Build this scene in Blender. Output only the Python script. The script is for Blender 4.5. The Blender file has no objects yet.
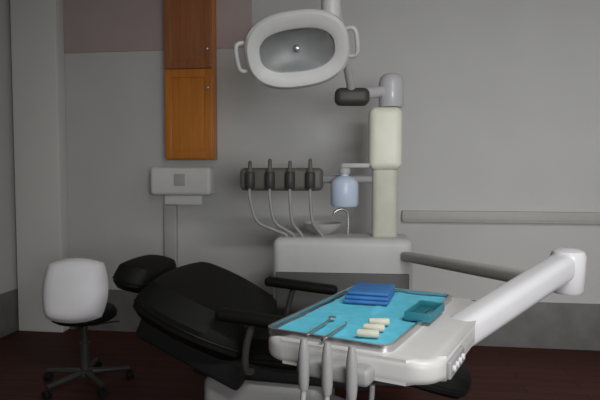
import bpy, bmesh, math, random
from mathutils import Vector, Matrix, Euler
random.seed(7)
S = bpy.context.scene
C = S.collection
PI = math.pi
R = math.radians

# ------------------------------------------------------------------ camera
F, HC, PITCH = 560.0, 1.30, R(3.0)
cam = bpy.data.cameras.new('camera')
cam.sensor_width = 36.0
cam.lens = F / 600.0 * 36.0
cam.clip_start = 0.05
camo = bpy.data.objects.new('camera', cam)
camo.location = (0, 0, HC)
camo.rotation_euler = (PI / 2 - PITCH, 0, 0)
C.objects.link(camo)
S.camera = camo

def ray(px, py):
    u, v = (px - 300) / F, (200 - py) / F
    c, s = math.cos(PITCH), math.sin(PITCH)
    return Vector((u, c + v * s, -s + v * c))
def at(px, py, Y):
    d = ray(px, py)
    return Vector((0, 0, HC)) + d * (Y / d.y)
def atz(px, py, z):
    d = ray(px, py)
    return Vector((0, 0, HC)) + d * ((z - HC) / d.z)

# ------------------------------------------------------------------ materials
def mat(name, col, rough=0.5, metal=0.0, var=0.06, scale=12.0, bump=0.0, coat=0.0, trans=0.0, ior=1.45, alpha=1.0):
    m = bpy.data.materials.new(name)
    m.use_nodes = True
    nt = m.node_tree
    b = nt.nodes['Principled BSDF']
    b.inputs['Roughness'].default_value = rough
    b.inputs['Metallic'].default_value = metal
    b.inputs['Coat Weight'].default_value = coat
    b.inputs['Transmission Weight'].default_value = trans
    b.inputs['IOR'].default_value = ior
    tc = nt.nodes.new('ShaderNodeTexCoord')
    nz = nt.nodes.new('ShaderNodeTexNoise')
    nz.inputs['Scale'].default_value = scale
    nz.inputs['Detail'].default_value = 4
    rp = nt.nodes.new('ShaderNodeValToRGB')
    rp.color_ramp.elements[0].position = 0.3
    rp.color_ramp.elements[1].position = 0.7
    rp.color_ramp.elements[0].color = tuple(c * (1 - var) for c in col) + (1,)
    rp.color_ramp.elements[1].color = tuple(min(1, c * (1 + var)) for c in col) + (1,)
    nt.links.new(tc.outputs['Object'], nz.inputs['Vector'])
    nt.links.new(nz.outputs['Fac'], rp.inputs['Fac'])
    nt.links.new(rp.outputs['Color'], b.inputs['Base Color'])
    if bump:
        n2 = nt.nodes.new('ShaderNodeTexNoise')
        n2.inputs['Scale'].default_value = scale * 14
        bp = nt.nodes.new('ShaderNodeBump')
        bp.inputs['Strength'].default_value = bump
        bp.inputs['Distance'].default_value = 0.002
        nt.links.new(tc.outputs['Object'], n2.inputs['Vector'])
        nt.links.new(n2.outputs['Fac'], bp.inputs['Height'])
        nt.links.new(bp.outputs['Normal'], b.inputs['Normal'])
    return m

def wood(name, c0, c1, rough=0.35, sc=(40, 40, 2.0)):
    m = bpy.data.materials.new(name)
    m.use_nodes = True
    nt = m.node_tree
    b = nt.nodes['Principled BSDF']
    b.inputs['Roughness'].default_value = rough
    tc = nt.nodes.new('ShaderNodeTexCoord')
    mp = nt.nodes.new('ShaderNodeMapping')
    mp.inputs['Scale'].default_value = sc
    nz = nt.nodes.new('ShaderNodeTexNoise')
    nz.inputs['Scale'].default_value = 1.0
    nz.inputs['Detail'].default_value = 6
    nz.inputs['Distortion'].default_value = 0.8
    rp = nt.nodes.new('ShaderNodeValToRGB')
    rp.color_ramp.elements[0].position = 0.32
    rp.color_ramp.elements[1].position = 0.68
    rp.color_ramp.elements[0].color = c0 + (1,)
    rp.color_ramp.elements[1].color = c1 + (1,)
    L = nt.links.new
    L(tc.outputs['Object'], mp.inputs['Vector']); L(mp.outputs['Vector'], nz.inputs['Vector'])
    L(nz.outputs['Fac'], rp.inputs['Fac']); L(rp.outputs['Color'], b.inputs['Base Color'])
    return m

def parquet(name):
    m = bpy.data.materials.new(name)
    m.use_nodes = True
    nt = m.node_tree
    b = nt.nodes['Principled BSDF']
    b.inputs['Roughness'].default_value = 0.65
    b.inputs['Specular IOR Level'].default_value = 0.25
    tc = nt.nodes.new('ShaderNodeTexCoord')
    br = nt.nodes.new('ShaderNodeTexBrick')
    br.offset = 0.37
    br.inputs['Scale'].default_value = 1.0
    br.inputs['Brick Width'].default_value = 0.9
    br.inputs['Row Height'].default_value = 0.11
    br.inputs['Mortar Size'].default_value = 0.0025
    br.inputs['Color1'].default_value = (0.105, 0.030, 0.020, 1)
    br.inputs['Color2'].default_value = (0.078, 0.023, 0.016, 1)
    br.inputs['Mortar'].default_value = (0.012, 0.006, 0.005, 1)
    mp = nt.nodes.new('ShaderNodeMapping')
    mp.inputs['Scale'].default_value = (3, 60, 1)
    nz = nt.nodes.new('ShaderNodeTexNoise')
    nz.inputs['Scale'].default_value = 1.0
    nz.inputs['Detail'].default_value = 5
    mx = nt.nodes.new('ShaderNodeMix'); mx.data_type = 'RGBA'; mx.blend_type = 'MULTIPLY'
    mx.inputs['Factor'].default_value = 0.6
    L = nt.links.new
    L(tc.outputs['Object'], br.inputs['Vector']); L(tc.outputs['Object'], mp.inputs['Vector'])
    L(mp.outputs['Vector'], nz.inputs['Vector'])
    L(br.outputs['Color'], mx.inputs['A']); L(nz.outputs['Fac'], mx.inputs['B'])
    L(mx.outputs['Result'], b.inputs['Base Color'])
    return m

M = dict(
    wall=mat('wall_paint', (0.56, 0.56, 0.545), 0.85, var=0.025, scale=2.5, bump=0.15),
    pipebox=mat('pale_paint', (0.70, 0.70, 0.68), 0.8, var=0.02, scale=2.5, bump=0.15),
    mauve=mat('mauve_tint', (0.44, 0.355, 0.345), 0.85, var=0.04, scale=3, bump=0.15),
    ceil=mat('ceiling_paint', (0.5, 0.5, 0.49), 0.9, var=0.02, scale=2),
    floor=parquet('mahogany_planks'),
    skirt=mat('grey_stone_skirting', (0.17, 0.17, 0.165), 0.55, var=0.15, scale=8),
    trunk=mat('grey_trunking', (0.43, 0.43, 0.41), 0.5, var=0.03),
    bright=mat('bright_white_plastic', (0.82, 0.82, 0.81), 0.4, var=0.02),
    white=mat('white_enamel', (0.51, 0.51, 0.525), 0.32, var=0.02, coat=0.2),
    lampgrey=mat('pale_grey_enamel', (0.50, 0.50, 0.49), 0.4, var=0.03),
    white2=mat('off_white_plastic', (0.46, 0.455, 0.445), 0.42, var=0.03),
    unit=mat('light_grey_plastic', (0.54, 0.54, 0.54), 0.45, var=0.03),
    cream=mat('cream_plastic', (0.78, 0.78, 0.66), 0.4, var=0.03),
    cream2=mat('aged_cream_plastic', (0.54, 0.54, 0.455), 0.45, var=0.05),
    black=mat('black_leatherette', (0.005, 0.005, 0.0046), 0.65, var=0.15, scale=9, bump=0.25),
    seam=mat('black_piping', (0.006, 0.006, 0.006), 0.45),
    dark=mat('dark_grey_plastic', (0.045, 0.044, 0.042), 0.5),
    mid=mat('mid_grey_plastic', (0.16, 0.16, 0.155), 0.5),
    doorgrey=mat('slate_grey_laminate', (0.10, 0.10, 0.10), 0.5),
    taupe=mat('taupe_grey_plastic', (0.12, 0.113, 0.096), 0.5),
    grey=mat('grey_painted_metal', (0.26, 0.26, 0.26), 0.45, var=0.04),
    chrome=mat('brushed_steel', (0.62, 0.62, 0.63), 0.25, metal=1.0, var=0.04),
    reflector=mat('lamp_reflector', (0.40, 0.40, 0.40), 0.45, metal=0.3, var=0.05),
    glass=mat('clear_glass', (0.95, 0.97, 0.97), 0.05, trans=1.0, var=0.0),
    bottle=mat('pale_blue_plastic', (0.60, 0.70, 0.86), 0.3, var=0.03, trans=0.1),
    water=mat('blue_tinted_water', (0.42, 0.55, 0.78), 0.1, var=0.02, trans=0.5, ior=1.33),
    liner=mat('turquoise_crepe', (0.095, 0.47, 0.62), 0.75, var=0.10, scale=30, bump=0.5),
    deep=mat('deep_blue_paper', (0.025, 0.13, 0.34), 0.7, var=0.12, scale=30, bump=0.4),
    teal=mat('dark_teal_plastic', (0.02, 0.15, 0.19), 0.5, var=0.1),
    cotton=mat('cream_cotton', (0.50, 0.48, 0.39), 0.95, var=0.08, scale=60, bump=0.6),
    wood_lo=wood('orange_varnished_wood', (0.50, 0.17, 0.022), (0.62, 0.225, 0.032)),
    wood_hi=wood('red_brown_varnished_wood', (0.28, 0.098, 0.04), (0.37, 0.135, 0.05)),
    rubber=mat('black_rubber', (0.012, 0.012, 0.012), 0.7),
    hose=mat('grey_hose', (0.30, 0.30, 0.30), 0.5),
    stoolpad=mat('pale_grey_leatherette', (0.86, 0.86, 0.89), 0.5, var=0.03, scale=10, bump=0.2),
    paper=mat('white_paper', (0.80, 0.80, 0.78), 0.9, var=0.02),
)

for k_ in ('black', 'seam', 'rubber'): M[k_].node_tree.nodes['Principled BSDF'].inputs['Specular IOR Level'].default_value = 0.25

# ------------------------------------------------------------------ mesh helpers
def new(): return bmesh.new()
def I(): return Matrix.Identity(4)
def T(x, y, z): return Matrix.Translation((x, y, z))
def RX(a): return Matrix.Rotation(R(a), 4, 'X')
def RY(a): return Matrix.Rotation(R(a), 4, 'Y')
def RZ(a): return Matrix.Rotation(R(a), 4, 'Z')

def box(bm, c, s, r=0.0, seg=3, m=None, taper=None):
    """a box of size s centred at c, edges rounded by r; taper(v) bends the verts before m places it"""
    t = bmesh.new()
    bmesh.ops.create_cube(t, size=1.0)
    for v in t.verts: v.co = Vector((v.co.x * s[0], v.co.y * s[1], v.co.z * s[2]))
    if r > 0:
        bmesh.ops.bevel(t, geom=list(t.edges), offset=min(r, min(s) * 0.49), segments=seg, profile=0.5, affect='EDGES')
    mm = (m or I()) @ T(*c)
    for v in t.verts:
        co = v.co.copy()
        if taper: co = taper(co)
        v.co = mm @ co
    me = bpy.data.meshes.new('tmp'); t.to_mesh(me); t.free(); bm.from_mesh(me); bpy.data.meshes.remove(me)

def cushion(bm, s, m, puff=0.02, fn=None, n=(14, 10)):
    """padded cushion: rounded outline, domed top; length along x, width along y"""
    lx, ly, lz = s
    nx, ny = n
    top, bot = {}, {}
    def sup(u, v):
        # square -> squircle
        return u * math.sqrt(max(0, 1 - 0.30 * v * v)), v * math.sqrt(max(0, 1 - 0.30 * u * u))
    for i in range(nx + 1):
        for j in range(ny + 1):
            u, v = -1 + 2 * i / nx, -1 + 2 * j / ny
            x, y = sup(u, v)
            e = max(abs(u), abs(v))
            edge = max(0.0, (e - 0.72) / 0.28)
            drop = 1 - math.sqrt(max(0.0, 1 - edge * edge))
            zt = lz / 2 + puff * (1 - u * u) * (1 - v * v) - drop * lz * 0.42
            zb = -lz / 2 + drop * lz * 0.3
            p = Vector((x * lx / 2, y * ly / 2, zt)); q = Vector((x * lx / 2, y * ly / 2, zb))
            if fn: p, q = fn(p), fn(q)
            top[i, j] = bm.verts.new(m @ p); bot[i, j] = bm.verts.new(m @ q)
    for i in range(nx):
        for j in range(ny):
            bm.faces.new((top[i, j], top[i + 1, j], top[i + 1, j + 1], top[i, j + 1]))
            bm.faces.new((bot[i, j], bot[i, j + 1], bot[i + 1, j + 1], bot[i + 1, j]))
    for i in range(nx):
        bm.faces.new((top[i, 0], bot[i, 0], bot[i + 1, 0], top[i + 1, 0]))
        bm.faces.new((top[i, ny], top[i + 1, ny], bot[i + 1, ny], bot[i, ny]))
    for j in range(ny):
        bm.faces.new((top[0, j], top[0, j + 1], bot[0, j + 1], bot[0, j]))
        bm.faces.new((top[nx, j], bot[nx, j], bot[nx, j + 1], top[nx, j + 1]))

def smooth_path(pts, n=6):
    pts = [Vector(p) for p in pts]
    if len(pts) < 3: return pts
    out = []
    P = [pts[0] * 2 - pts[1]] + pts + [pts[-1] * 2 - pts[-2]]
    for i in range(1, len(P) - 2):
        a, b, c, d = P[i - 1], P[i], P[i + 1], P[i + 2]
        for k in range(n):
            t = k / n
            out.append(0.5 * ((2 * b) + (c - a) * t + (2 * a - 5 * b + 4 * c - d) * t * t + (3 * b - a - 3 * c + d) * t ** 3))
    out.append(pts[-1])
    return out

def tube(bm, pts, r, seg=12, smooth=0, closed=False, m=None):
    pts = smooth_path(pts, smooth) if smooth else [Vector(p) for p in pts]
    if m: pts = [m @ p for p in pts]
    n = len(pts)
    rr = r if callable(r) else (lambda t: r)
    rings, prev = [], None
    for i, p in enumerate(pts):
        if closed: d = pts[(i + 1) % n] - pts[i - 1]
        else: d = pts[min(i + 1, n - 1)] - pts[max(i - 1, 0)]
        d.normalize()
        if prev is None:
            a = Vector((0, 0, 1)) if abs(d.z) < 0.9 else Vector((1, 0, 0))
            u = d.cross(a).normalized()
        else:
            u = (prev - d * prev.dot(d)).normalized()
        prev = u
        w = d.cross(u)
        q = rr(i / max(1, n - 1))
        rings.append([bm.verts.new(p + (u * math.cos(2 * PI * k / seg) + w * math.sin(2 * PI * k / seg)) * q) for k in range(seg)])
    for i in range(n if closed else n - 1):
        A, B = rings[i], rings[(i + 1) % n]
        for k in range(seg):
            bm.faces.new((A[k], A[(k + 1) % seg], B[(k + 1) % seg], B[k]))
    if not closed:
        bm.faces.new(rings[0][::-1]); bm.faces.new(rings[-1])

def lathe(bm, prof, seg=32, m=None):
    m = m or I()
    rings = []
    for r, z in prof:
        if r <= 1e-6: rings.append([bm.verts.new(m @ Vector((0, 0, z)))])
        else: rings.append([bm.verts.new(m @ Vector((r * math.cos(2 * PI * k / seg), r * math.sin(2 * PI * k / seg), z))) for k in range(seg)])
    for A, B in zip(rings, rings[1:]):
        for k in range(seg):
            k2 = (k + 1) % seg
            if len(A) == 1 and len(B) == 1: continue
            if len(A) == 1: bm.faces.new((A[0], B[k2], B[k]))
            elif len(B) == 1: bm.faces.new((A[k], A[k2], B[0]))
            else: bm.faces.new((A[k], A[k2], B[k2], B[k]))
    for ring, flip in ((rings[0], True), (rings[-1], False)):
        if len(ring) > 1: bm.faces.new(ring[::-1] if flip else ring)

def prism(bm, pts, z0, z1, m=None, r=0.0, seg=3):
    t = bmesh.new()
    a = [t.verts.new((x, y, z0)) for x, y in pts]
    b = [t.verts.new((x, y, z1)) for x, y in pts]
    n = len(pts)
    t.faces.new(a[::-1]); t.faces.new(b)
    for i in range(n): t.faces.new((a[i], a[(i + 1) % n], b[(i + 1) % n], b[i]))
    if r: bmesh.ops.bevel(t, geom=[e for e in t.edges if abs(e.verts[0].co.z - e.verts[1].co.z) < 1e-6], offset=r, segments=seg, profile=0.5, affect='EDGES')
    for v in t.verts: v.co = (m or I()) @ v.co
    me = bpy.data.meshes.new('tmp'); t.to_mesh(me); t.free(); bm.from_mesh(me); bpy.data.meshes.remove(me)

def rrect(x0, x1, y0, y1, r, n=6):
    out = []
    for cx, cy, a0 in ((x1 - r, y1 - r, 0), (x0 + r, y1 - r, 90), (x0 + r, y0 + r, 180), (x1 - r, y0 + r, 270)):
        for k in range(n + 1):
            a = R(a0 + 90 * k / n)
            out.append((cx + r * math.cos(a), cy + r * math.sin(a)))
    return out

def obj(name, bm, m, parent=None, label=None, angle=40):
    bmesh.ops.recalc_face_normals(bm, faces=list(bm.faces))
    me = bpy.data.meshes.new(name)
    bm.to_mesh(me); bm.free()
    me.materials.append(M[m])
    for p in me.polygons: p.use_smooth = True
    try: me.set_sharp_from_angle(angle=R(angle))
    except Exception: pass
    o = bpy.data.objects.new(name, me)
    C.objects.link(o)
    if parent: o.parent = parent
    if label: o['label'] = label
    return o

def tag(o, label, cat, group=None):
    o['label'] = label; o['category'] = cat
    if group: o['group'] = group
    return o
def thing(name, label, cat, loc=(0, 0, 0), rot=(0, 0, 0), group=None):
    o = bpy.data.objects.new(name, None)
    C.objects.link(o)
    o.empty_display_size = 0.1
    o.location = loc; o.rotation_euler = rot
    return tag(o, label, cat, group)
def dup(root, loc, rot, label, group=None):
    r = root.copy(); C.objects.link(r); r.location = loc; r.rotation_euler = rot
    r['label'] = label
    if group: r['group'] = group
    for ch in list(root.children):
        c = ch.copy(); C.objects.link(c); c.parent = r
        for g in list(ch.children):
            d = g.copy(); C.objects.link(d); d.parent = c
    return r

# ------------------------------------------------------------------ room (its own frame: x along the back wall, -y towards the camera)
PSI = R(-7.7)
RO = Vector((0, 4.29, 0))
RM = Matrix.Translation(RO) @ Matrix.Rotation(PSI, 4, 'Z')
RMI = RM.inverted()
XL, XR, YF, ZC = -2.32, 2.95, -5.5, 2.95
def struct(name, bm, m, parent=None):
    o = obj(name, bm, m, parent)
    if not parent:
        o.location = RO; o.rotation_euler = (0, 0, PSI)
        o['kind'] = 'structure'
    return o
def wallpt(px, py):
    """point of the back wall seen at a pixel, in the room's frame"""
    o = RMI @ Vector((0, 0, HC)); d = RMI.to_3x3() @ ray(px, py)
    return o + d * (-o.y / d.y)

b = new(); box(b, ((XL + XR) / 2, YF / 2, -0.05), (XR - XL + 0.4, -YF + 0.4, 0.10)); struct('floor', b, 'floor')
b = new(); box(b, ((XL + XR) / 2, YF / 2, ZC + 0.05), (XR - XL + 0.4, -YF + 0.4, 0.10)); struct('ceiling', b, 'ceil')
b = new(); box(b, ((XL + XR) / 2, 0.06, ZC / 2), (XR - XL + 0.24, 0.12, ZC)); struct('wall_back', b, 'wall')
b = new(); box(b, (XR + 0.06, YF / 2, ZC / 2), (0.12, -YF, ZC)); struct('wall_right', b, 'wall')
b = new(); box(b, (XL - 0.06, YF / 2, ZC / 2), (0.12, -YF, ZC)); struct('wall_left', b, 'wall')
WX0, WX1, WZ0, WZ1 = 0.9, 2.6, 0.95, 1.95
b = new()
box(b, ((XL + WX0) / 2 - 0.06, YF - 0.06, ZC / 2), (WX0 - XL + 0.12, 0.12, ZC))
box(b, ((XR + WX1) / 2 + 0.06, YF - 0.06, ZC / 2), (XR - WX1 + 0.12, 0.12, ZC))
box(b, ((WX0 + WX1) / 2, YF - 0.06, WZ0 / 2), (WX1 - WX0, 0.12, WZ0))
box(b, ((WX0 + WX1) / 2, YF - 0.06, (WZ1 + ZC) / 2), (WX1 - WX0, 0.12, ZC - WZ1))
struct('wall_front', b, 'wall')
b = new()
for x in (WX0 + 0.03, (WX0 + WX1) / 2, WX1 - 0.03): box(b, (x, YF - 0.07, (WZ0 + WZ1) / 2), (0.06, 0.06, WZ1 - WZ0), 0.006)
for z in (WZ0 + 0.03, WZ1 - 0.03): box(b, ((WX0 + WX1) / 2, YF - 0.07, z), (WX1 - WX0, 0.06, 0.06), 0.006)
struct('window_1', b, 'white')
b = new(); box(b, ((WX0 + WX1) / 2, YF + 0.02, WZ0 - 0.015), (WX1 - WX0 + 0.1, 0.2, 0.03), 0.006); struct('trim_4', b, 'white')

# boxed-in pipe in the left corner, cable trunking on the right, mauve-tinted sheet high on the back wall, skirting
p0, p1 = wallpt(24, 200).x, wallpt(68, 200).x
b = new(); box(b, ((p0 + p1) / 2, -0.06, ZC / 2), (p1 - p0, 0.12, ZC), 0.012); struct('trim_1', b, 'pipebox')
zt = wallpt(500, 217).z
xt = wallpt(402, 217).x
b = new(); box(b, ((xt + XR) / 2, -0.02, zt), (XR - xt, 0.04, 0.085), 0.006)
box(b, ((xt + XR) / 2, -0.0425, zt), (XR - xt, 0.005, 0.05), 0.002); struct('trim_2', b, 'trunk')
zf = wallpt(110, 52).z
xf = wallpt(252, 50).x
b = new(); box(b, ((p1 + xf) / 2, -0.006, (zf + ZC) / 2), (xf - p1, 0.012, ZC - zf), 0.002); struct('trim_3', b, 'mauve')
b = new(); box(b, ((XL + XR) / 2, -0.009, 0.17), (XR - XL, 0.018, 0.34), 0.005); struct('baseboard_back', b, 'skirt')
b = new(); box(b, (XL + 0.009, YF / 2, 0.17), (0.018, -YF, 0.34), 0.005); struct('baseboard_left', b, 'skirt')
b = new(); box(b, (XR - 0.009, YF / 2, 0.17), (0.018, -YF, 0.34), 0.005); struct('baseboard_right', b, 'skirt')

b = new(); box(b, (1.5, -4.0, ZC - 0.035), (1.2, 0.34, 0.07), 0.012); struct('added_fill_panel', b, 'white')  # out-of-view panel, added as a body for the overhead fill light

def on_wall(x, y, z): return RM @ Vector((x, y, z))

# ------------------------------------------------------------------ narrow wooden wall cabinet
q0, q1 = wallpt(171, 155), wallpt(218, 155)
cw = q1.x - q0.x
cz = wallpt(190, 160).z
ch = ZC - cz - 0.02
t = thing('wall_cabinet', 'tall narrow orange-brown varnished wooden cabinet hung high on the back wall', 'cabinet', on_wall((q0.x + q1.x) / 2, -0.012, cz), (0, 0, PSI))
b = new(); box(b, (0, -0.05, ch / 2), (cw, 0.10, ch), 0.004); obj('body', b, 'wood_lo', t)
zs = wallpt(190, 72).z - cz
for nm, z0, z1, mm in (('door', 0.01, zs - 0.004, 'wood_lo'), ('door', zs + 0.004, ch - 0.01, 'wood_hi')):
    b = new()
    box(b, (0, -0.108, (z0 + z1) / 2), (cw - 0.01, 0.016, z1 - z0), 0.003)
    for sx in (-1, 1): box(b, (sx * (cw / 2 - 0.035), -0.120, (z0 + z1) / 2), (0.055, 0.010, z1 - z0), 0.003)
    for zz in (z0 + 0.03, z1 - 0.03): box(b, (0, -0.120, zz), (cw - 0.12, 0.010, 0.06), 0.003)
    d = obj(nm, b, mm, t, 'lower orange-brown door' if mm == 'wood_lo' else 'upper darker red-brown door')
    b = new(); lathe(b, [(0.004, 0), (0.004, 0.012), (0.012, 0.016), (0.012, 0.024), (0, 0.028)], 16, T(cw / 2 - 0.035, -0.125, z0 + 0.14 if mm == 'wood_hi' else z1 - 0.14) @ RX(90))
    obj('knob', b, 'chrome', d)

# ------------------------------------------------------------------ white dispenser below it
d0, d1 = wallpt(157, 180), wallpt(216, 180)
dz0, dz1 = wallpt(185, 197).z, wallpt(185, 167).z
dw, dh = d1.x - d0.x, dz1 - dz0
t = thing('paper_towel_dispenser', 'low white paper towel dispenser on the wall under the wooden cabinet', 'dispenser', on_wall((d0.x + d1.x) / 2, -0.001, dz0), (0, 0, PSI))
b = new(); box(b, (0, -0.075, dh / 2 + 0.01), (dw, 0.15, dh - 0.02), 0.03, 5); obj('body', b, 'bright', t)
b = new(); box(b, (0, -0.153, dh / 2 + 0.02), (dw * 0.18, 0.008, 0.09), 0.003); obj('level_window', b, 'lampgrey', t)
b = new(); box(b, (0, -0.075, -0.02), (dw * 0.62, 0.004, 0.07), 0.001); obj('paper_sheet', b, 'paper', t)

# pale pipe cover that runs down from under the dispenser
x0 = wallpt(172, 220).x
b = new(); box(b, (x0, -0.025, (dz0 - 0.06) / 2 + 0.05), (0.10, 0.05, dz0 - 0.06 - 0.1), 0.008); struct('trim_5', b, 'white2')

# ------------------------------------------------------------------ dental chair
CH = Vector((0.04, 2.62, 0)); CR = -13
ch_ = thing('dental_chair', 'reclined black upholstered dental treatment chair in the middle of the room', 'dental chair', CH, (0, 0, R(CR)))
def slab(x0, z0, x1, z1):
    """frame whose x runs from (x0,z0) to (x1,z1) in the chair's side view, origin halfway"""
    a = math.atan2(z1 - z0, x1 - x0)
    return T((x0 + x1) / 2, 0, (z0 + z1) / 2) @ Matrix.Rotation(-a, 4, 'Y'), math.hypot(x1 - x0, z1 - z0)
def rim(m, lx, ly, lz, fn=None):
    pts = []
    for k in range(48):
        a = 2 * PI * k / 48
        u, v = math.cos(a), math.sin(a)
        e = max(abs(u), abs(v)); u, v = u / e, v / e
        x, y = u * math.sqrt(1 - 0.30 * v * v), v * math.sqrt(1 - 0.30 * u * u)
        p = Vector((x * lx / 2, y * ly / 2, -lz * 0.05))
        pts.append(m @ (fn(p) if fn else p))
    return pts
def pad(name, seg, w, th, puff, fn=None, parent=None):
    m, l = slab(*seg)
    b = new(); cushion(b, (l, w, th), m, puff, fn)
    o = obj(name, b, 'black', parent or ch_)
    b = new(); tube(b, rim(m, l, w, th, fn), 0.006, 8, closed=True); obj('piping', b, 'seam', o)
    return o, m, l
BK = (-0.76, 0.745, -0.20, 0.50)
shoulder = lambda p: Vector((p.x, p.y * (1.06 - 0.22 * p.x), p.z + 0.10 * p.y * p.y))
back, bm_, bl = pad('backrest', BK, 0.72, 0.19, 0.03, shoulder)
seat, sm_, sl = pad('seat', (-0.30, 0.47, 0.32, 0.50), 0.54, 0.14, 0.015, lambda p: Vector((p.x, p.y, p.z + 0.12 * p.y * p.y)))
leg, lm_, ll = pad('leg_rest', (0.29, 0.49, 0.74, 0.37), 0.48, 0.10, 0.01, lambda p: Vector((p.x, p.y * (1 - 0.25 * p.x), p.z)))
head, hm_, hl = pad('headrest', (-0.93, 0.80, -0.74, 0.765), 0.42, 0.12, 0.015)
b = new()
for s in (-1, 1): tube(b, [(-0.62, s * 0.05, 0.68), (-0.88, s * 0.05, 0.765)], 0.008, 8)
obj('headrest_bar', b, 'chrome', ch_)
b = new(); m, l = slab(-0.74, 0.60, -0.24, 0.38); box(b, (0, 0, 0), (l, 0.54, 0.13), 0.02, 4, m); obj('back_shell', b, 'rubber', ch_)
for s in (-1, 1):
    b = new(); box(b, (0, 0, 0), (0.40, 0.075, 0.05), 0.022, 4, T(-0.12, s * 0.36, 0.68) @ RY(5)); ar = obj('armrest', b, 'black', ch_)
    b = new(); tube(b, [(-0.20, s * 0.26, 0.42), (-0.20, s * 0.34, 0.46), (-0.19, s * 0.36, 0.56), (-0.16, s * 0.36, 0.67)], 0.016, 10, 5); obj('bracket', b, 'dark', ar)
b = new()
prism(b, [(-0.50, -0.20), (-0.44, -0.23), (0.30, -0.23), (0.34, -0.10), (0.34, 0.10), (0.30, 0.23), (-0.44, 0.23), (-0.50, 0.20)], 0.36, 0.46, r=0.025, seg=4)
obj('seat_frame', b, 'rubber', ch_)
b = new(); box(b, (-0.18, 0, 0.245), (0.56, 0.42, 0.23), 0.05, 4); obj('lift_housing', b, 'grey', ch_, 'grey lift housing')
b = new(); box(b, (0, 0, 0), (0.50, 0.20, 0.11), 0.03, 4, T(0.0, 0, 0.19) @ RY(18)); obj('lift_arm', b, 'grey', ch_)
b = new(); prism(b, rrect(-0.38, 0.42, -0.26, 0.26, 0.10), 0.0, 0.07, r=0.02, seg=3); box(b, (0.18, 0, 0.10), (0.30, 0.30, 0.10), 0.03, 3); obj('base', b, 'grey', ch_)

# ------------------------------------------------------------------ operator stool
sp = at(84, 300, 3.35)
st = thing('operator_stool', 'small wheeled stool with pale grey padded backrest and black seat beside the left wall', 'stool', (sp.x, 3.35, 0), (0, 0, R(6)))
# local -y faces the camera; the backrest stands on the camera's side
m = T(0, -0.19, 0.62) @ RX(76) @ RZ(90)
b = new(); cushion(b, (0.36, 0.36, 0.075), m, 0.02, lambda p: Vector((p.x, p.y, p.z - 0.5 * p.y * p.y))); bk = obj('backrest', b, 'stoolpad', st, 'pale grey padded backrest')
b = new(); tube(b, rim(m, 0.36, 0.36, 0.075, lambda p: Vector((p.x, p.y, p.z - 0.5 * p.y * p.y))), 0.005, 8, closed=True); obj('piping', b, 'white2', bk)
b = new(); tube(b, [(0, 0.0, 0.385), (0, -0.10, 0.38), (0, -0.165, 0.41), (0, -0.155, 0.50), (0, -0.15, 0.58)], 0.014, 10, 5); obj('back_bracket', b, 'dark', st)
b = new(); lathe(b, [(0.0, 0.40), (0.16, 0.40), (0.185, 0.415), (0.19, 0.44), (0.175, 0.468), (0.12, 0.48), (0.0, 0.478)], 40); obj('seat', b, 'black', st)
b = new(); lathe(b, [(0.03, 0.095), (0.03, 0.26), (0.018, 0.262), (0.018, 0.37), (0.07, 0.385), (0.07, 0.40)], 20); obj('gas_column', b, 'dark', st)
b = new(); lathe(b, [(0.045, 0.06), (0.045, 0.095), (0.03, 0.10)], 20); obj('hub', b, 'dark', st)
b = new(); tube(b, [(0.04, 0.0, 0.36), (0.15, 0.06, 0.365), (0.19, 0.08, 0.36)], 0.006, 8, 4); obj('height_lever', b, 'dark', st)
for k in range(5):
    a = 2 * PI * k / 5 + 0.3
    c, s = math.cos(a), math.sin(a)
    b = new(); tube(b, [(0.03 * c, 0.03 * s, 0.078), (0.26 * c, 0.26 * s, 0.066)], lambda t: 0.02 - 0.007 * t, 10); lg = obj('leg', b, 'dark', st)
    b = new()
    for e in (-0.013, 0.013): lathe(b, [(0.0, -0.008), (0.024, -0.008), (0.026, 0.0), (0.024, 0.008), (0.0, 0.008)], 20, T(0.26 * c, 0.26 * s, 0.026) @ RZ(math.degrees(a) + 90) @ T(0, 0, 0) @ RX(90) @ T(0, 0, e))
    tube(b, [(0.26 * c, 0.26 * s, 0.026), (0.26 * c, 0.26 * s, 0.07)], 0.006, 8)
    obj('caster', b, 'rubber', lg)

# ------------------------------------------------------------------ dental unit (cabinet and cream column)
UY = 3.34
ux0, ux1 = at(272, 260, UY).x, at(412, 260, UY).x
uc = (ux0 + ux1) / 2; uw = ux1 - ux0
utop = at(340, 238, UY).z
un = thing('dental_unit', 'light grey dental unit cabinet with a tall cream column behind the black chair', 'dental unit', (uc, UY, 0), (0, 0, R(-6)))
b = new(); box(b, (0, 0.14, utop / 2 + 0.03), (uw, 0.34, utop - 0.06), 0.05, 5); obj('cabinet', b, 'unit', un)
b = new(); box(b, (0, 0.14, 0.03), (uw - 0.08, 0.28, 0.06), 0.01); obj('plinth', b, 'dark', un)
zd = at(340, 273, UY - 0.04).z
b = new(); box(b, (0, -0.038, 0.06 + (zd - 0.06) / 2), (uw - 0.05, 0.02, zd - 0.06), 0.006); dr = obj('service_door', b, 'doorgrey', un, 'dark grey service door')
b = new(); box(b, (uw * 0.36, -0.055, zd - 0.12), (0.018, 0.018, 0.12), 0.006); obj('handle', b, 'grey', dr)
cp = at(385, 200, UY); cx = cp.x - uc + 0.0; cy = 0.13
zt_, zm, = at(385, 106, UY).z, at(385, 170, UY).z
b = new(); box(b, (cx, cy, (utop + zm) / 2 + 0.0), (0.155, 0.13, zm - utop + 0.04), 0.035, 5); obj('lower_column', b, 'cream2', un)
b = new(); box(b, (cx, cy - 0.01, (zm + zt_) / 2), (0.20, 0.17, zt_ - zm), 0.045, 6); obj('upper_column', b, 'cream', un, 'brighter cream upper housing of the column')
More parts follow.
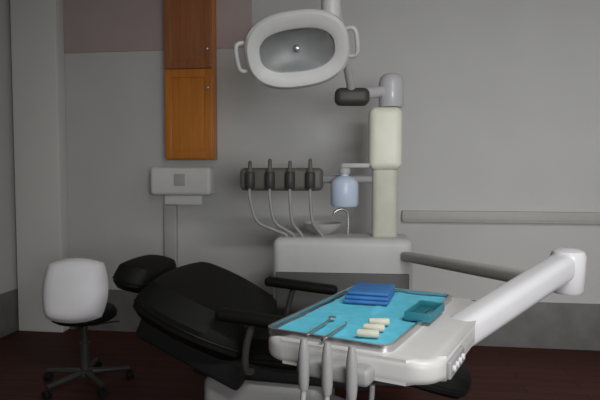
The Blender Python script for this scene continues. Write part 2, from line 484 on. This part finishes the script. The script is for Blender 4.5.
# cuspidor bowl on the cabinet top
b = new(); lathe(b, [(0.045, 0.0), (0.06, 0.01), (0.09, 0.03), (0.115, 0.055), (0.125, 0.075), (0.118, 0.078), (0.10, 0.055), (0.06, 0.025), (0.0, 0.02)], 40, T(-0.13, 0.19, utop - 0.004)); obj('cuspidor_bowl', b, 'white2', un)
b = new(); tube(b, [(0.03, 0.21, utop - 0.01), (0.03, 0.21, utop + 0.12), (0.0, 0.20, utop + 0.16), (-0.05, 0.19, utop + 0.145), (-0.06, 0.19, utop + 0.11)], 0.008, 10, 6); obj('rinse_spout', b, 'chrome', un)
# horizontal instrument rail carried by an arm from the column
zr = at(275, 172, UY).z
rx0, rx1 = at(236, 172, UY).x - uc, at(322, 172, UY).x - uc
b = new(); box(b, ((rx1 - 0.02 + cx - 0.06) / 2, 0.12, zr - 0.045), (cx - 0.06 - rx1 + 0.06, 0.05, 0.05), 0.015, 4); obj('rail_arm', b, 'grey', un)
b = new(); box(b, ((rx0 + rx1) / 2, 0.10, zr - 0.045), (rx1 - rx0, 0.13, 0.14), 0.03, 4); hold = obj('instrument_holder', b, 'taupe', un)
for k in range(4):
    x = rx0 + (rx1 - rx0) * (0.14 + 0.24 * k)
    b = new(); lathe(b, [(0.026, -0.10), (0.030, -0.095), (0.030, -0.006), (0.026, 0.0)], 20, T(x, 0.018, zr)); obj('holster', b, 'dark', hold)
UM = Matrix.Translation((uc, UY, 0)) @ Matrix.Rotation(R(-6), 4, 'Z')

# suction hoses and syringes that sit in the rail's holsters
sucl = ['dark suction handpiece in the rail, farthest from the pale blue bottle', 'dark suction handpiece in the rail, second farthest from the pale blue bottle',
        'dark suction handpiece in the rail, second nearest to the pale blue bottle', 'dark suction handpiece in the rail, nearest to the pale blue bottle']
for k in range(4):
    x = rx0 + (rx1 - rx0) * (0.14 + 0.24 * k)
    w = UM @ Vector((x, 0.018, zr))
    t = thing('suction_handpiece', sucl[k], 'handpiece', w, (0, 0, R(-6)), 'suction handpieces on the rail')
    b = new(); lathe(b, [(0.016, -0.085), (0.018, 0.0), (0.021, 0.004), (0.021, 0.012), (0.013, 0.02), (0.011, 0.06 + 0.012 * (k % 2)), (0.006, 0.068 + 0.012 * (k % 2)), (0, 0.069 + 0.012 * (k % 2))], 18)
    obj('handle', b, 'taupe', t)
    z1 = utop - zr
    ex = max(x + 0.07, -uw / 2 + 0.08 + 0.045 * k) - x
    b = new(); tube(b, [(0, 0, -0.08), (0.0, -0.012, -0.15), (ex * 0.2, -0.02, z1 + 0.10), (ex * 0.65, 0.0, z1 + 0.045), (ex * 0.95, 0.012, z1 + 0.018), (ex + 0.005, 0.018, z1 - 0.004)], 0.010, 10, 6)
    obj('hose', b, 'hose', t)

# ------------------------------------------------------------------ pale blue water bottle hung on the column's side
bw = at(345, 190, UY)
by = 0.04
bt = thing('water_bottle', 'pale blue translucent water bottle hung beside the cream column', 'bottle', (bw.x, UY + by, bw.z - 0.10), (0, 0, 0))
b = new(); lathe(b, [(0.0, 0.0), (0.074, 0.0), (0.084, 0.012), (0.084, 0.13), (0.077, 0.155), (0.045, 0.178), (0.024, 0.185), (0.024, 0.205)], 32); obj('body', b, 'bottle', bt)
b = new(); lathe(b, [(0.032, 0.196), (0.034, 0.20), (0.034, 0.226), (0.028, 0.232), (0, 0.232)], 24); obj('cap', b, 'white2', bt)
b = new(); box(b, ((bw.x - uc) + 0.06, 0.075, bw.z + 0.146), (0.17, 0.06, 0.03), 0.008); obj('bottle_bracket', b, 'white2', un)

# ------------------------------------------------------------------ operating lamp
LZ = 2.62
lc = at(297, 50, LZ)
lamp = thing('operating_lamp', 'large oval white operating lamp hanging from a jointed arm above the black chair', 'lamp', lc, (0, 0, 0))
LMt = RZ(6) @ RY(-7) @ RX(62)         # face normal: local +z, tipped to the camera and down
# face to the camera: local +z must point to -y and down
LMt = RY(-8) @ RX(112)
def ell(a, bb, n=44, e=2.5):
    out = []
    for k in range(n):
        t = 2 * PI * k / n
        c, s = math.cos(t), math.sin(t)
        out.append((a * math.copysign(abs(c) ** (2 / e), c), bb * math.copysign(abs(s) ** (2 / e), s)))
    return out
def loft(bm, secs, m, cap0=True, cap1=True):
    rings = [[bm.verts.new(m @ Vector((x, y, z))) for x, y in ell(a, bb)] for a, bb, z in secs]
    n = len(rings[0])
    for A, B in zip(rings, rings[1:]):
        for k in range(n): bm.faces.new((A[k], A[(k + 1) % n], B[(k + 1) % n], B[k]))
    if cap0: bm.faces.new(rings[0][::-1])
    if cap1: bm.faces.new(rings[-1])
LA, LB = 0.245, 0.178
b = new()
loft(b, [(0.07, 0.05, -0.115), (0.14, 0.10, -0.105), (0.20, 0.145, -0.075), (LA - 0.008, LB - 0.008, -0.03), (LA, LB, 0.0), (LA - 0.004, LB - 0.004, 0.022), (LA - 0.018, LB - 0.018, 0.034),
         (LA - 0.052, LB - 0.060, 0.030), (LA - 0.070, LB - 0.080, 0.018), (LA - 0.076, LB - 0.086, -0.01)], LMt, True, False)
obj('lamp_housing', b, 'lampgrey', lamp)
b = new(); loft(b, [(LA - 0.072, LB - 0.082, 0.004), (0.12, 0.07, -0.03), (0.05, 0.03, -0.05)], LMt, False, True); rf = obj('reflector', b, 'reflector', lamp)
b = new(); lathe(b, [(0.0, 0.0), (0.018, 0.0), (0.018, 0.03), (0.012, 0.045), (0, 0.048)], 16, LMt @ T(0.0, 0, -0.05)); obj('bulb_shield', b, 'chrome', rf)
b = new(); loft(b, [(LA - 0.073, LB - 0.083, 0.006), (LA - 0.073, LB - 0.083, 0.010)], LMt); obj('front_glass', b, 'glass', lamp)
for s in (-1, 1):
    b = new(); tube(b, [(s * (LA - 0.03), -0.06, -0.02), (s * (LA + 0.025), -0.06, 0.0), (s * (LA + 0.035), 0.0, 0.005), (s * (LA + 0.025), 0.06, 0.0), (s * (LA - 0.03), 0.06, -0.02)], 0.011, 10, 6, m=LMt)
    obj('handle', b, 'white2', lamp)
def loc(p): return Vector(p) - lc
# yoke behind the head, drop post, spring arm, pivot on the column
top = at(331, -26, LZ + 0.10)
yk = LMt @ Vector((0.02, 0, -0.12))
b = new(); tube(b, [yk - (LMt.to_3x3() @ Vector((0, 0, -0.03))), yk + (LMt.to_3x3() @ Vector((0.01, 0, -0.02))), (loc(top).x * 0.75, loc(top).y * 0.9, yk.z + 0.06), loc(top) + Vector((0, 0, -0.06))], 0.028, 14, 6); obj('yoke', b, 'lampgrey', lamp)
b = new(); tube(b, [loc(top) + Vector((0, 0, 0.03)), loc(at(331, 28, LZ + 0.10))], 0.047, 18); obj('swivel_post', b, 'lampgrey', lamp)
kb = at(352, 97, UY + 0.0)
kb = Vector((kb.x, UY - 0.08, at(352, 97, UY - 0.08).z)); kb.x = at(352, 97, UY - 0.08).x
b = new(); tube(b, [loc(kb) + Vector((0, 0, 0.02)), loc(top) + Vector((0.0, 0.0, 0.0))], 0.024, 14); obj('spring_arm', b, 'white2', lamp)
b = new(); box(b, loc(kb), (0.20, 0.11, 0.10), 0.035, 4, None); obj('pivot_block', b, 'dark', lamp, 'dark grey pivot block')
colw = UM @ Vector((cx, cy - 0.01, zt_))
b = new(); tube(b, [loc(kb) + Vector((0.05, 0.02, 0.02)), loc(colw) + Vector((0.0, 0, 0.10))], 0.034, 14); obj('mount_arm', b, 'white', lamp)
b = new(); lathe(b, [(0.07, 0.002), (0.075, 0.01), (0.075, 0.15), (0.065, 0.185), (0.04, 0.203), (0, 0.207)], 28, T(*(loc(colw) + Vector((0.035, 0, 0))))); obj('mount_post', b, 'white', lamp, 'white swivel post on the column top')

# ------------------------------------------------------------------ instrument table with its arm
TZ = 0.90
pl, pt, pr, pb = atz(275, 331, TZ), atz(360, 285, TZ), atz(449, 300, TZ), atz(381, 347, TZ)
ctr = (pl + pt + pr + pb) / 4
ang = math.atan2((pt - pl).y + (pr - pb).y, (pt - pl).x + (pr - pb).x)
tlen = ((pt - pl).length + (pr - pb).length) / 2
twid = ((pl - pb).length + (pt - pr).length) / 2
print('tray', ctr, math.degrees(ang), tlen, twid)
tb = thing('instrument_table', 'white dental instrument table on a rising white arm in front of the chair', 'instrument table', (ctr.x, ctr.y, 0), (0, 0, ang))
TM = Matrix.Translation((ctr.x, ctr.y, 0)) @ Matrix.Rotation(ang, 4, 'Z')
TMI = TM.inverted()
bx0, bx1, by0, by1 = -tlen / 2 - 0.035, tlen / 2 + 0.035, -twid / 2 - 0.125, twid / 2 + 0.014
b = new(); prism(b, rrect(bx0, bx1, by0, by1, 0.07), TZ - 0.065, TZ - 0.008, r=0.018, seg=4); obj('table_body', b, 'white2', tb)
b = new()
o_, i_ = rrect(-tlen / 2 - 0.012, tlen / 2 + 0.012, -twid / 2 - 0.012, twid / 2 + 0.012, 0.03), rrect(-tlen / 2 - 0.004, tlen / 2 + 0.004, -twid / 2 - 0.004, twid / 2 + 0.004, 0.024)
rings = [[b.verts.new((x, y, z)) for x, y in P] for P, z in ((o_, TZ - 0.008), (o_, TZ + 0.008), (i_, TZ + 0.008), (i_, TZ - 0.004))]
for A, B in zip(rings, rings[1:]):
    for k in range(len(A)): b.faces.new((A[k], A[(k + 1) % len(A)], B[(k + 1) % len(A)], B[k]))
b.faces.new(rings[-1]); b.faces.new(rings[0][::-1])
obj('tray', b, 'chrome', tb, 'steel tray')
b = new(); box(b, (bx0 + 0.14, by0 - 0.004, TZ - 0.042), (0.14, 0.012, 0.04), 0.004); kp = obj('control_panel', b, 'grey', tb)
for k in range(4):
    b = new(); lathe(b, [(0.008, 0), (0.008, 0.004), (0.006, 0.006), (0, 0.006)], 14, T(bx0 + 0.095 + 0.03 * k, by0 - 0.010, TZ - 0.042) @ RX(90)); obj('button', b, 'white', kp)
# holder bar at the near short end
b = new(); box(b, (bx0 - 0.02, (by0 + by1) / 2 + 0.005, TZ - 0.05), (0.05, (by1 - by0) * 0.40, 0.04), 0.012, 4); hb = obj('handpiece_holder', b, 'grey', tb)
# arm that climbs to the elbow, elbow joint and the lower arm back to the unit
e0 = TMI @ at(438, 336, 1.62)
e0 = Vector((tlen * 0.10, by0 + 0.05, TZ - 0.05))
ew = at(568, 263, 1.86)
e1 = TMI @ ew
def beam(bm, p, q, w, h, r):
    p, q = Vector(p), Vector(q)
    d = q - p
    x = d.normalized(); y = Vector((0, 0, 1)).cross(x).normalized(); z = x.cross(y)
    m = Matrix(((x.x, y.x, z.x, 0), (x.y, y.y, z.y, 0), (x.z, y.z, z.z, 0), (0, 0, 0, 1)))
    mid = (p + q) / 2
    box(bm, (0, 0, 0), (d.length, w, h), r, 4, Matrix.Translation(mid) @ m)
b = new(); beam(b, e0, e1, 0.085, 0.088, 0.028); obj('upper_arm', b, 'white', tb)
b = new(); lathe(b, [(0.045, -0.10), (0.052, -0.09), (0.056, 0.025), (0.05, 0.04), (0.03, 0.048), (0, 0.05)], 28, T(*e1)); obj('elbow_joint', b, 'white', tb)
u1 = TMI @ (UM @ Vector((uw / 2 - 0.05, -0.03, utop - 0.10)))
b = new(); beam(b, e1 + Vector((0, 0, -0.075)), u1, 0.06, 0.055, 0.018); obj('lower_arm', b, 'trunk', tb)

# handpieces that hang in the holder at the table's near end
hl_ = ['grey handpiece hanging at the instrument table end, farthest from the white arm', 'grey handpiece hanging at the instrument table end, middle of the three',
       'grey handpiece hanging at the instrument table end, nearest to the white arm']
for k in range(3):
    y = (by0 + by1) / 2 + 0.005 + (1 - k) * (by1 - by0) * 0.13
    w = TM @ Vector((bx0 - 0.061, y, TZ - 0.03))
    t = thing('handpiece', hl_[k], 'handpiece', w, (0, 0, ang), 'handpieces at the table end')
    b = new(); lathe(b, [(0.010, -0.06), (0.0125, -0.04), (0.0125, 0.02), (0.009, 0.045), (0.007, 0.055), (0, 0.056)], 16); hp = obj('body', b, 'grey', t)
    b = new(); tube(b, [(0, 0, -0.055), (-0.004, 0, -0.12), (0.02, 0.006, -0.30), (0.08, 0.012, -0.36), (0.12, 0.01, -0.26), (0.125, 0.0, -0.072)], 0.0065, 10, 6); obj('hose', b, 'hose', t)

# ------------------------------------------------------------------ on the tray
def tw(px, py, z=TZ): return atz(px, py, z)
LZ0 = TZ - 0.004
b = new()
nx, ny = 30, 18
g = {}
for i in range(nx + 1):
    for j in range(ny + 1):
        u, v = -1 + 2 * i / nx, -1 + 2 * j / ny
        x, y = u * (tlen / 2 - 0.006), v * (twid / 2 - 0.006)
        z = 0.0018 + 0.0012 * math.sin(9 * u + 2 * v) * math.cos(6 * v - u) + (0.0025 if abs(abs(u) - 0.33) < 0.02 or abs(v) < 0.03 else 0)
        g[i, j] = (b.verts.new((x, y, z)), b.verts.new((x, y, 0.0002)))
for i in range(nx):
    for j in range(ny):
        b.faces.new([g[q][0] for q in ((i, j), (i + 1, j), (i + 1, j + 1), (i, j + 1))])
        b.faces.new([g[q][1] for q in ((i, j), (i, j + 1), (i + 1, j + 1), (i + 1, j))])
for i in range(nx):
    for j in (0, ny): b.faces.new((g[i, j][0], g[i, j][1], g[i + 1, j][1], g[i + 1, j][0]))
for j in range(ny):
    for i in (0, nx): b.faces.new((g[i, j][0], g[i, j][1], g[i, j + 1][1], g[i, j + 1][0]))
o = obj('tray_liner', b, 'liner', None); o.location = (ctr.x, ctr.y, LZ0); o.rotation_euler = (0, 0, ang)
tag(o, 'bright turquoise paper liner spread flat over the instrument tray', 'liner')
LT = LZ0 + 0.0055

p = tw(370, 299)
t = thing('folded_cloth', 'deep blue folded cloth at the far end of the turquoise liner', 'cloth', (p.x, p.y, LT), (0, 0, ang + 0.2))
for k, (sx, sy) in enumerate(((0.17, 0.135), (0.165, 0.13), (0.15, 0.125))):
    b = new(); box(b, (0.002 * k, -0.002 * k, 0.006 + 0.0115 * k), (sx, sy, 0.011), 0.005, 3); obj('fold', b, 'deep', t)

p = tw(425, 316)
t = thing('instrument_box', 'dark teal open instrument box on the liner towards the white arm', 'box', (p.x, p.y, LT), (0, 0, ang))
b = new()
box(b, (0, 0, 0.003), (0.15, 0.07, 0.006), 0.002)
for s in (-1, 1):
    box(b, (0, s * 0.0335, 0.013), (0.15, 0.004, 0.022), 0.0015); box(b, (s * 0.0735, 0, 0.013), (0.004, 0.066, 0.022), 0.0015)
obj('shell', b, 'teal', t)
b = new(); box(b, (0, 0, 0.009), (0.10, 0.004, 0.008), 0.0015); obj('divider', b, 'teal', t)

# cotton rolls, gauze
cl = ['cream cotton roll near the middle of the liner, closest to the grey handpieces', 'cream cotton roll lying in the middle of the cluster of three', 'cream cotton roll of the cluster closest to the deep blue cloth']
for k, (px, py) in enumerate(((368, 338), (374, 332), (379, 326))):
    p = tw(px, py)
    b = new(); lathe(b, [(0.0, -0.026), (0.008, -0.026), (0.0095, -0.022), (0.0095, 0.022), (0.008, 0.026), (0, 0.026)], 16, RX(90))
    o = obj('cotton_roll', b, 'cotton'); o.location = (p.x, p.y, LT + 0.0096); o.rotation_euler = (0, 0, ang + 0.25 + 0.12 * k)
    tag(o, cl[k], 'cotton roll', 'cotton rolls on the liner')

def instrument(name, label, cat, px, py, rot, tip):
    p = tw(px, py)
    t = thing(name, label, cat, (p.x, p.y, LT + 0.0045), (0, 0, ang + rot))
    b = new(); tube(b, [(-0.075, 0, 0), (-0.02, 0, 0), (0.055, 0, 0)], lambda q: 0.0042 - 0.001 * q, 10); obj('handle', b, 'chrome', t)
    b = new()
    if tip == 'mirror':
        tube(b, [(0.055, 0, 0), (0.085, 0, 0.004)], 0.0016, 8); lathe(b, [(0, -0.0012), (0.011, -0.0012), (0.011, 0.0012), (0, 0.0012)], 20, T(0.095, 0, 0.004))
        obj('mirror_head', b, 'chrome', t)
    else:
        tube(b, [(0.055, 0, 0), (0.075, 0, 0.001), (0.088, 0.008, 0.002), (0.094, 0.002, 0.002)], lambda q: 0.002 - 0.0013 * q, 8, 4)
        obj('tip', b, 'chrome', t)
instrument('dental_mirror', 'steel dental mirror with round head on the turquoise liner', 'instrument', 318, 330, 0.05, 'mirror')
instrument('dental_probe', 'steel hooked dental probe beside the mirror on the turquoise liner', 'instrument', 335, 334, 0.02, 'probe')

# ------------------------------------------------------------------ daylight through the window in the wall behind the camera
L = bpy.data.lights.new('window_daylight', 'AREA')
L.shape = 'RECTANGLE'; L.size = WX1 - WX0 - 0.1; L.size_y = WZ1 - WZ0 - 0.1
L.energy = 25; L.color = (0.97, 0.985, 1.0); L.spread = R(100)
lo = bpy.data.objects.new('window_daylight', L)
C.objects.link(lo)
lo.matrix_world = RM @ T((WX0 + WX1) / 2, YF - 0.02, (WZ0 + WZ1) / 2) @ Matrix.Rotation(R(90), 4, 'X')
L2 = bpy.data.lights.new('added_fill_light', 'AREA')  # unseen overhead fill, added to brighten the tray and grade the back wall
L2.shape = 'RECTANGLE'; L2.size = 1.1; L2.size_y = 0.28; L2.energy = 66; L2.color = (1.0, 0.99, 0.97)
l2 = bpy.data.objects.new('added_fill_light', L2)
C.objects.link(l2)
l2.matrix_world = RM @ T(1.5, -4.0, ZC - 0.075)
w = bpy.data.worlds.new('sky'); S.world = w
w.use_nodes = True
w.node_tree.nodes['Background'].inputs['Color'].default_value = (0.75, 0.85, 1.0, 1)
w.node_tree.nodes['Background'].inputs['Strength'].default_value = 0.6

S.view_settings.view_transform = 'Standard'
S.view_settings.look = 'None'
S.view_settings.gamma = 1.0
S.view_settings.exposure = 0.0
S.view_settings.use_curve_mapping = False
